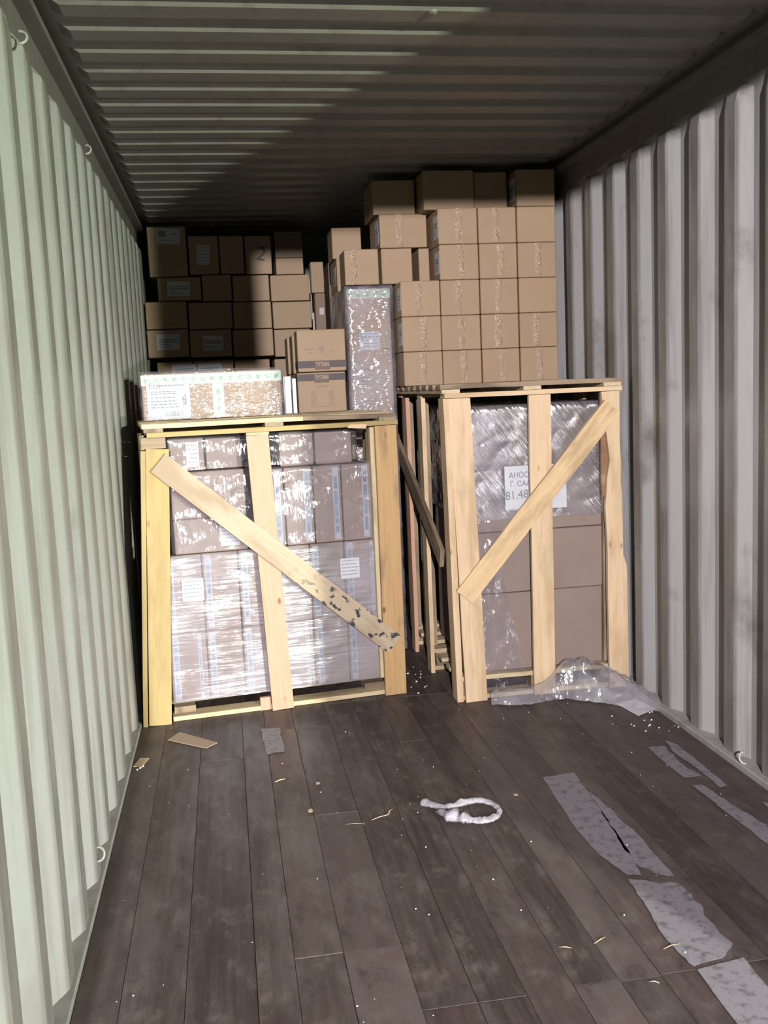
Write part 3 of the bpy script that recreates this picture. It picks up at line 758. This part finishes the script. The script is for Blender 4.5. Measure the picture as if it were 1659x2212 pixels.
g5 = 'cartons with a dark printed band'
def banded(label, x0, x1, y0, dep, z0, z1, top, front=True):
    root = carton(label, x0, x1, y0, dep, z0, z1, g5, rz=0.0)
    W, H = x1-x0, z1-z0; e = dep/2+0.002
    zb = (H-0.045, H-0.010) if top else (0.020, 0.056)
    bm = bmesh.new(); bx(bm, -W/2+0.002, W/2-0.002, -e-0.0006, -e+0.001, zb[0], zb[1]); bx(bm, -W/2+0.0012, -W/2+0.003, -e, dep/2-0.004, zb[0], zb[1])
    finish(bm, 'printed_band', M['band'], root)
    bm = bmesh.new(); bx(bm, -0.038, 0.040, -e-0.0012, -e-0.0004, zb[0]-0.010, zb[1]-0.002); finish(bm, 'badge', M['band_tag'], root)
    text_obj('lettering', 'TYTAN', 0.030, M['text_cream'], root, (0.001, -e-0.0016, (zb[0]+zb[1])/2-0.002), FRONT, ext=0.0003, sx=0.72)
    bm = bmesh.new()
    if top:
        bx(bm, -0.028, 0.032, -e-0.0006, -e+0.001, H-0.078, H-0.072)
        rnd = random.Random(2)
        for k in range(7):
            for s in (-0.06, 0.035): bx(bm, s, s+rnd.uniform(0.02, 0.035), -e-0.0006, -e+0.001, 0.04+k*0.011, 0.045+k*0.011)
        bx(bm, -0.060, 0.070, -e-0.0006, -e+0.001, 0.028, 0.031)
    else:
        bx(bm, -0.016, 0.016, -e-0.0006, -e+0.001, H*0.50, H*0.50+0.022); bx(bm, -0.006, 0.006, -e-0.0006, -e+0.001, H*0.43, H*0.49)
        bx(bm, -0.09, -0.03, -e-0.0006, -e+0.001, H*0.52, H*0.54); bx(bm, -0.07, -0.04, -e-0.0006, -e+0.001, H*0.44, H*0.46); bx(bm, 0.04, 0.07, -e-0.0006, -e+0.001, H*0.46, H*0.48)
    finish(bm, 'faint_print', M['print_faint'], root)
    return root
banded('lower printed carton, dark band along its top edge, on the left crate', 0.858, 1.116, 5.10, 0.18, 1.397, 1.606, True)
banded('upper printed carton, dark band along its bottom edge, on the left crate', 0.866, 1.124, 5.10, 0.18, 1.608, 1.826, False)
# hidden support behind the crate and the rows standing on it
carton('big brown carton block behind the left crate, its top below the printed cartons', 0.12, 1.14, 5.44, 0.98, 0.0, 1.396, 'hidden cartons behind the crates', rz=0.0)
for k, (y_, dx) in enumerate(((5.445, 0.0), (5.68, -0.012), (5.93, 0.006))):
    for j, (a, b) in enumerate(((1.398, 1.606), (1.608, 1.822))):
        o = carton('%s carton of the %s pair behind the printed ones, its side showing at their left' % (('lower', 'upper')[j], ('nearest', 'middle', 'farthest')[k]),
               0.866+dx, 1.12+dx, y_, 0.22, a, b, 'cartons in line behind the printed ones', mat='card', rz=0.0)
wb = box_obj('white_panel', M['white_board'], (0.786, 0.826, 5.10, 5.16, 1.397, 1.590), None, 0.002)
tag(wb, 'wide white upright panel between the film wrapped carton and the printed cartons', 'panel', 'white panels on the left crate')
bm = bmesh.new(); bx(bm, 0.792, 0.7945, 5.0992, 5.1, 1.40, 1.588); finish(bm, 'edge_line', M['ink_grey'], wb)
wb = box_obj('white_panel', M['white_board'], (0.832, 0.852, 5.09, 5.15, 1.397, 1.578), None, 0.002)
tag(wb, 'narrow white upright panel touching the printed cartons', 'panel', 'white panels on the left crate')

# ------------------------------------------------------------------ back left wall of cartons (front face about y = 6.8)
g6 = 'cartons in the dark stack at the back'
YB = 6.80
carton('big carton block under the back stack, hidden by the wrapped carton', 0.0, 1.25, YB+0.01, 0.6, 0.0, 1.568, 'hidden cartons behind the crates', rz=0.0)
Bk = [
 ('labelled carton low at the back, just above the film wrapped one, left', 0.045, 0.285, 1.570, 1.745, [('front', 0.25, 0.62, 0.16, 0.10, 'two')], 0.0),
 ('second labelled carton low at the back, just above the film wrapped one', 0.29, 0.56, 1.570, 1.745, [('front', -0.10, 0.62, 0.16, 0.10, 'two')], 0.0),
 ('plain dark carton low at the back behind the wrapped one', 0.565, 0.81, 1.570, 1.742, [], 0.03),
 ('plain lit carton low at the back beside the printed cartons', 0.835, 1.09, 1.570, 1.738, [], 0.0),
 ('carton with a sharp white two-line label at the left wall, back stack', -0.008, 0.270, 1.775, 1.962, [('front', 0.0, 0.55, 0.150, 0.105, 'two')], 0.0),
 ('carton with a dim white label, second from the left wall, back stack', 0.275, 0.560, 1.768, 1.952, [('front', 0.05, 0.50, 0.135, 0.10, 'two', 0.04)], 0.0),
 ('unlabelled shadowed carton right of the dim labelled one, back stack', 0.565, 0.842, 1.762, 1.945, [], 0.0),
 ('lit carton right of the shadow edge, level with the labelled ones', 0.846, 1.10, 1.752, 1.938, [], 0.0),
 ('carton with a lit corner at the left wall, third row of the back stack', -0.006, 0.272, 1.966, 2.148, [], 0.0),
 ('dark carton in the third row, second from the left wall', 0.277, 0.572, 1.956, 2.136, [], 0.01),
 ('dark carton at the shadow edge, third row of the back stack', 0.577, 0.840, 1.949, 2.130, [], 0.0),
 ('lit carton at the right end of the third row, back stack', 0.845, 1.115, 1.942, 2.124, [], 0.0),
 ('shadowed carton with a white label above the gap at the left wall', 0.085, 0.376, 2.151, 2.306, [('front', -0.02, 0.50, 0.150, 0.095, 'two', 0.03)], 0.0),
 ('plain shadowed carton right of the white labelled one, fourth row', 0.381, 0.580, 2.141, 2.316, [], 0.0),
 ('fourth row carton at the shadow edge, back stack', 0.585, 0.835, 2.134, 2.308, [], 0.0),
 ('lit fourth row carton near the right end of the back stack', 0.840, 1.108, 2.128, 2.304, [], 0.0),
 ('big dark carton with a coloured label, top left of the back stack', 0.040, 0.298, 2.310, 2.640, [('front', 0.05, 0.80, 0.150, 0.10, 'block', 0.06)], 0.0),
 ('tall dark carton with an upright label, top of the back stack', 0.306, 0.506, 2.320, 2.575, [('front', -0.02, 0.50, 0.085, 0.13, 'text', 0.08)], 0.0),
 ('tall dark plain carton right of the upright label', 0.512, 0.675, 2.320, 2.572, [], 0.0),
 ('tall carton with marker writing, top of the back stack', 0.682, 0.862, 2.312, 2.568, [], 0.0),
 ('low carton half lit between two narrow dark gaps, top row at the back', 0.885, 1.078, 2.308, 2.420, [], 0.02),
 ('narrow lit carton standing near, right end of the back stack', 1.108, 1.200, 2.165, 2.372, [], -0.12),
]
for L_, a, b, z0, z1, st, dy in Bk:
    o = carton(L_, a, b, YB+dy+0.004*random.random(), 0.34 if dy >= 0 else 0.12, z0, z1, g6, stickers=st)
    if 'marker' in L_:
        text_obj('marker_writing', '2', 0.13, M['ink'], o, (0.02, -0.1725, 0.13), (math.pi/2, 0.25, 0), ext=0.0004)
    if 'standing near' in L_:
        sup = carton('slim carton column under the narrow lit carton, back right', 1.125, 1.20, YB-0.13, 0.11, 1.40, 2.163, g6, mat='card_shadow', stickers=[('front', 0.1, 0.84, 0.03, 0.045, 'text')])
        carton('plain carton block low behind the printed cartons, out of the light', 1.125, 1.20, YB-0.13, 0.11, 0.0, 1.398, 'hidden cartons behind the crates')
carton('dark carton filling the top of the back stack near its right end', 0.885, 1.08, YB+0.03, 0.30, 2.421, 2.60, g6, mat='card_shadow')

carton('dark carton column glimpsed in the gap beside the silver column, far back', 1.256, 1.52, 6.95, 0.30, 0.0, 2.40, 'hidden cartons behind the crates', mat='card_shadow')
# ------------------------------------------------------------------ things on the floor
def flat(name, pts, mat, t, label, cat, z=0.0012, group=None):
    o = prism([(x, y, z+t) for x, y in pts], (0, 0, 1), t, name, mat); tag(o, label, cat, group); return o
def ragged(pts, amp, seed, n=7):
    out = []
    for i, (a, b) in enumerate(zip(pts, pts[1:]+pts[:1])):
        for k in range(n):
            s = k/n; x, y = a[0]+(b[0]-a[0])*s, a[1]+(b[1]-a[1])*s
            q = noise.noise(Vector((x*31+seed, y*23, 0)))*amp if k else 0
            nx, ny = b[1]-a[1], -(b[0]-a[0]); l = math.hypot(nx, ny) or 1
            out.append((x+nx/l*q, y+ny/l*q))
    return out
g7 = 'grey tape remnants on the floor'
flat('tape_remnant', ragged([(1.590, 3.426), (1.722, 3.440), (1.690, 3.05), (1.668, 2.80), (1.640, 2.64), (1.600, 2.655), (1.565, 2.80), (1.562, 3.04)], 0.006, 1), M['residue'], 0.0006, 'long grey tape patch starting right of the twisted film loop, left half', 'tape', group=g7)
flat('tape_remnant', ragged([(1.712, 3.30), (1.726, 3.14), (1.740, 2.90), (1.733, 2.61), (1.690, 2.64), (1.655, 2.70), (1.665, 2.88), (1.694, 3.10)], 0.010, 5), M['residue'], 0.0006, 'ragged grey tape sliver along the right edge of the long patch', 'tape', group=g7)
flat('tape_remnant', ragged([(1.592, 2.628), (1.650, 2.60), (1.722, 2.575), (1.735, 2.50), (1.716, 2.37), (1.722, 2.245), (1.675, 2.20), (1.575, 2.175), (1.560, 2.30), (1.580, 2.48)], 0.012, 9), M['residue'], 0.0006, 'worn middle grey tape patch, torn at both ends, lower right floor', 'tape', group=g7)
flat('tape_remnant', ragged([(1.576, 2.160), (1.716, 2.182), (1.706, 2.0), (1.700, 1.82), (1.570, 1.80), (1.566, 1.95)], 0.003, 13), M['residue'], 0.0006, 'square-cut grey tape patch in the bottom right corner of the floor', 'tape', group=g7)
flat('tape_remnant', ragged([(2.100, 3.604), (2.169, 3.600), (2.150, 3.42), (2.168, 3.28), (2.098, 3.285), (2.094, 3.44)], 0.008, 17), M['residue'], 0.0006, 'short grey tape patch nearest the crates by the right wall', 'tape', group=g7)
flat('tape_remnant', ragged([(2.198, 3.66), (2.226, 3.60), (2.222, 3.42), (2.216, 3.18), (2.182, 3.165), (2.186, 3.36), (2.176, 3.50)], 0.008, 19), M['residue'], 0.0006, 'thin grey tape strip beside the right sill', 'tape', group=g7)
flat('tape_remnant', ragged([(2.096, 3.215), (2.132, 3.205), (2.152, 3.02), (2.180, 2.85), (2.186, 2.66), (2.112, 2.66), (2.104, 2.90)], 0.008, 23), M['residue'], 0.0006, 'long thin grey tape strip running off the right edge of the picture', 'tape', group=g7)
flat('tape_remnant', ragged([(2.262, 3.02), (2.282, 3.0), (2.275, 2.93), (2.25, 2.95)], 0.004, 27, 4), M['residue'], 0.0006, 'tiny grey tape scrap near the right wall', 'tape', group=g7)
flat('tape_remnant', ragged([(0.545, 4.28), (0.63, 4.27), (0.635, 3.97), (0.56, 3.96)], 0.010, 33), M['residue'], 0.0004, 'faded square tape patch below the middle post of the left crate', 'tape', group=g7)
pp = flat('paper_sheet', [(2.19, 4.15), (2.305, 4.19), (2.332, 4.03), (2.218, 3.965)], M['white_board'], 0.001, 'white paper sheet on the floor under the film heap by the right wall', 'paper')
flat('cardboard_scrap', [(0.136, 4.25), (0.182, 4.338), (0.353, 4.153), (0.304, 4.099)], M['card_pink'], 0.0035, 'long cardboard scrap in front of the left crate', 'cardboard')
flat('cardboard_scrap', [(0.010, 3.971), (0.030, 4.058), (0.068, 4.047), (0.044, 3.95), (0.03, 3.965)], M['pine'], 0.004, 'small pale scrap against the left sill', 'scrap')

# splinters
def splinter(label, pts, rad=0.0022, group='wood splinters on the floor'):
    o = tube([(x, y, 0.003+(0.004 if 0 < i < len(pts)-1 else 0)) for i, (x, y) in enumerate(pts)], [rad*(0.6 if i in (0, len(pts)-1) else 1) for i in range(len(pts))], 'splinter', M['pine'], None, 5, squash=0.6)
    return tag(o, label, 'splinter', group)
splinter('short pale splinter in front of the left crate centre', [(0.578, 3.655), (0.600, 3.662), (0.618, 3.675)], 0.004)
splinter('bent pale wood splinter left of the film loop', [(0.895, 3.225), (0.925, 3.235), (0.958, 3.245), (0.968, 3.275), (0.985, 3.30)], 0.0022)
splinter('thin straight straw left of the bent splinter', [(0.80, 3.215), (0.835, 3.205), (0.868, 3.20)], 0.0012)
splinter('left splinter of the three at the lower right', [(1.268, 2.335), (1.285, 2.325), (1.300, 2.322)], 0.0018)
splinter('middle splinter of the three at the lower right', [(1.366, 2.328), (1.388, 2.338), (1.407, 2.352)], 0.0020)
splinter('right splinter lying on the grey tape', [(1.533, 2.262), (1.558, 2.268), (1.586, 2.275)], 0.0020)
splinter('small pale splinter low on the floor near the bottom right', [(1.436, 2.140), (1.448, 2.132), (1.458, 2.128)], 0.0022)
def flake(label, x, y, s):
    pts = [(x+s*math.cos(a)*random.uniform(0.5, 1.1), y+s*1.6*math.sin(a)*random.uniform(0.5, 1.1)) for a in [i*math.pi/4 for i in range(8)]]
    flat('wood_flake', pts, M['pine'], 0.002, label, 'flake', group='wood flakes on the floor')
flake('pale flake on the floor between the crates and the straw', 0.741, 3.60, 0.009)
flake('brownish flake just above the thin straw', 0.689, 3.36, 0.011)
flake('brown flake right of centre above the grey tape', 1.445, 3.30, 0.009)
bm = bmesh.new(); rnd = random.Random(11)
def crumb(x, y, s):
    q = bmesh.ops.create_icosphere(bm, subdivisions=1, radius=s)
    for v_ in q['verts']: v_.co = Vector((v_.co.x*rnd.uniform(0.7, 1.2)+x, v_.co.y*rnd.uniform(0.7, 1.3)+y, v_.co.z*0.7+s*0.6+0.0012))
for k in range(95):
    crumb(rnd.uniform(0.06, 2.28), rnd.uniform(1.9, 4.3), rnd.choice((0.0012, 0.0016, 0.002, 0.003)))
for k in range(14): crumb(rnd.uniform(1.31, 1.42), rnd.uniform(4.55, 5.1), rnd.uniform(0.003, 0.007))
for k in range(14): crumb(rnd.uniform(2.08, 2.33), rnd.uniform(3.75, 4.0), rnd.uniform(0.0025, 0.006))
for k in range(3): crumb(0.03+0.01*k, 3.93+0.015*k, 0.006)
tag(finish(bm, 'foam_crumbs', M['crumb'], None, True), 'white foam crumbs and dust specks scattered over the dark floor', 'crumbs', kind='stuff')

# twisted film loop
ctrl = [(1.092, 3.292), (1.125, 3.268), (1.165, 3.248), (1.205, 3.250), (1.250, 3.262), (1.300, 3.262), (1.338, 3.225), (1.345, 3.170), (1.318, 3.125), (1.275, 3.100), (1.235, 3.115), (1.200, 3.128), (1.170, 3.150), (1.150, 3.195), (1.140, 3.232)]
rads = [0.020, 0.018, 0.012, 0.017, 0.018, 0.016, 0.012, 0.010, 0.013, 0.019, 0.016, 0.026, 0.030, 0.014, 0.009]
def catmull(P, R, n=7):
    op, orr = [], []
    for i in range(len(P)-1):
        p0, p1, p2, p3 = P[max(0, i-1)], P[i], P[i+1], P[min(len(P)-1, i+2)]
        for k in range(n):
            t = k/n
            q = [0.5*((2*b)+(-a+c)*t+(2*a-5*b+4*c-d)*t*t+(-a+3*b-3*c+d)*t**3) for a, b, c, d in zip(p0, p1, p2, p3)]
            op.append(q); orr.append(R[i]*(1-t)+R[i+1]*t)
    op.append(P[-1]); orr.append(R[-1]); return op, orr
pp_, rr_ = catmull(ctrl, rads)
rr_ = [q*(1.0+0.45*noise.noise(Vector((i*0.22, 0, 3)))) for i, q in enumerate(rr_)]
lo = tube([(p[0], p[1], 0.003+q*0.62) for p, q in zip(pp_, rr_)], rr_, 'film_loop', M['film_rope'], None, 10, squash=0.55, jitter=0.45)
tag(lo, 'whitish twisted loop of plastic film lying on the floor', 'plastic film')
lw = tube([(1.128, 3.235, 0.004), (1.140, 3.195, 0.006), (1.165, 3.165, 0.010), (1.19, 3.15, 0.012)], 0.003, 'film_strand', M['film_rope'], lo, 5)

# crumpled film heap at the right crate
bm = bmesh.new(); rws = []; NSg, NTg = 70, 22
Fc = [(1.635, 4.285), (1.72, 4.255), (1.84, 4.245), (1.93, 4.275), (2.00, 4.27), (2.08, 4.20), (2.18, 4.12), (2.27, 4.03), (2.352, 3.97)]
Bc = [(1.640, 4.345), (1.72, 4.352), (1.84, 4.352), (1.93, 4.348), (2.00, 4.35), (2.08, 4.350), (2.18, 4.345), (2.27, 4.30), (2.360, 4.22)]
Hc = [0.05, 0.06, 0.065, 0.09, 0.17, 0.20, 0.16, 0.11, 0.04]
def samp(A, s):
    x = s*(len(A)-1); i = min(len(A)-2, int(x)); t = x-i
    return [a*(1-t)+b*t for a, b in zip(A[i], A[i+1])] if isinstance(A[0], tuple) else A[i]*(1-t)+A[i+1]*t
for i in range(NSg+1):
    s = i/NSg; fp, bp, hh = samp(Fc, s), samp(Bc, s), samp(Hc, s)
    row = []
    for j in range(NTg+1):
        t = j/NTg
        x, y = fp[0]*(1-t)+bp[0]*t, fp[1]*(1-t)+bp[1]*t
        q = Vector((x*16, y*16, 0))
        fold = abs(noise.noise(q))*0.8+abs(noise.noise(q*2.7))*0.45
        z = 0.004+hh*(math.sin(min(1, t*1.15)*math.pi*0.62))*(0.85+0.22*fold)+0.010*fold
        row.append(bm.verts.new((x+0.014*noise.noise(q*1.7+Vector((5, 0, 0))), min(4.352, y+0.014*noise.noise(q*1.7)), max(0.003, z))))
    rws.append(row)
for a, b in zip(rws, rws[1:]):
    for j in range(NTg): bm.faces.new((a[j], a[j+1], b[j+1], b[j]))
tag(finish(bm, 'film_heap', M['film_heap'], None, True), 'crumpled heap of clear film on the floor before the right crate', 'plastic film')
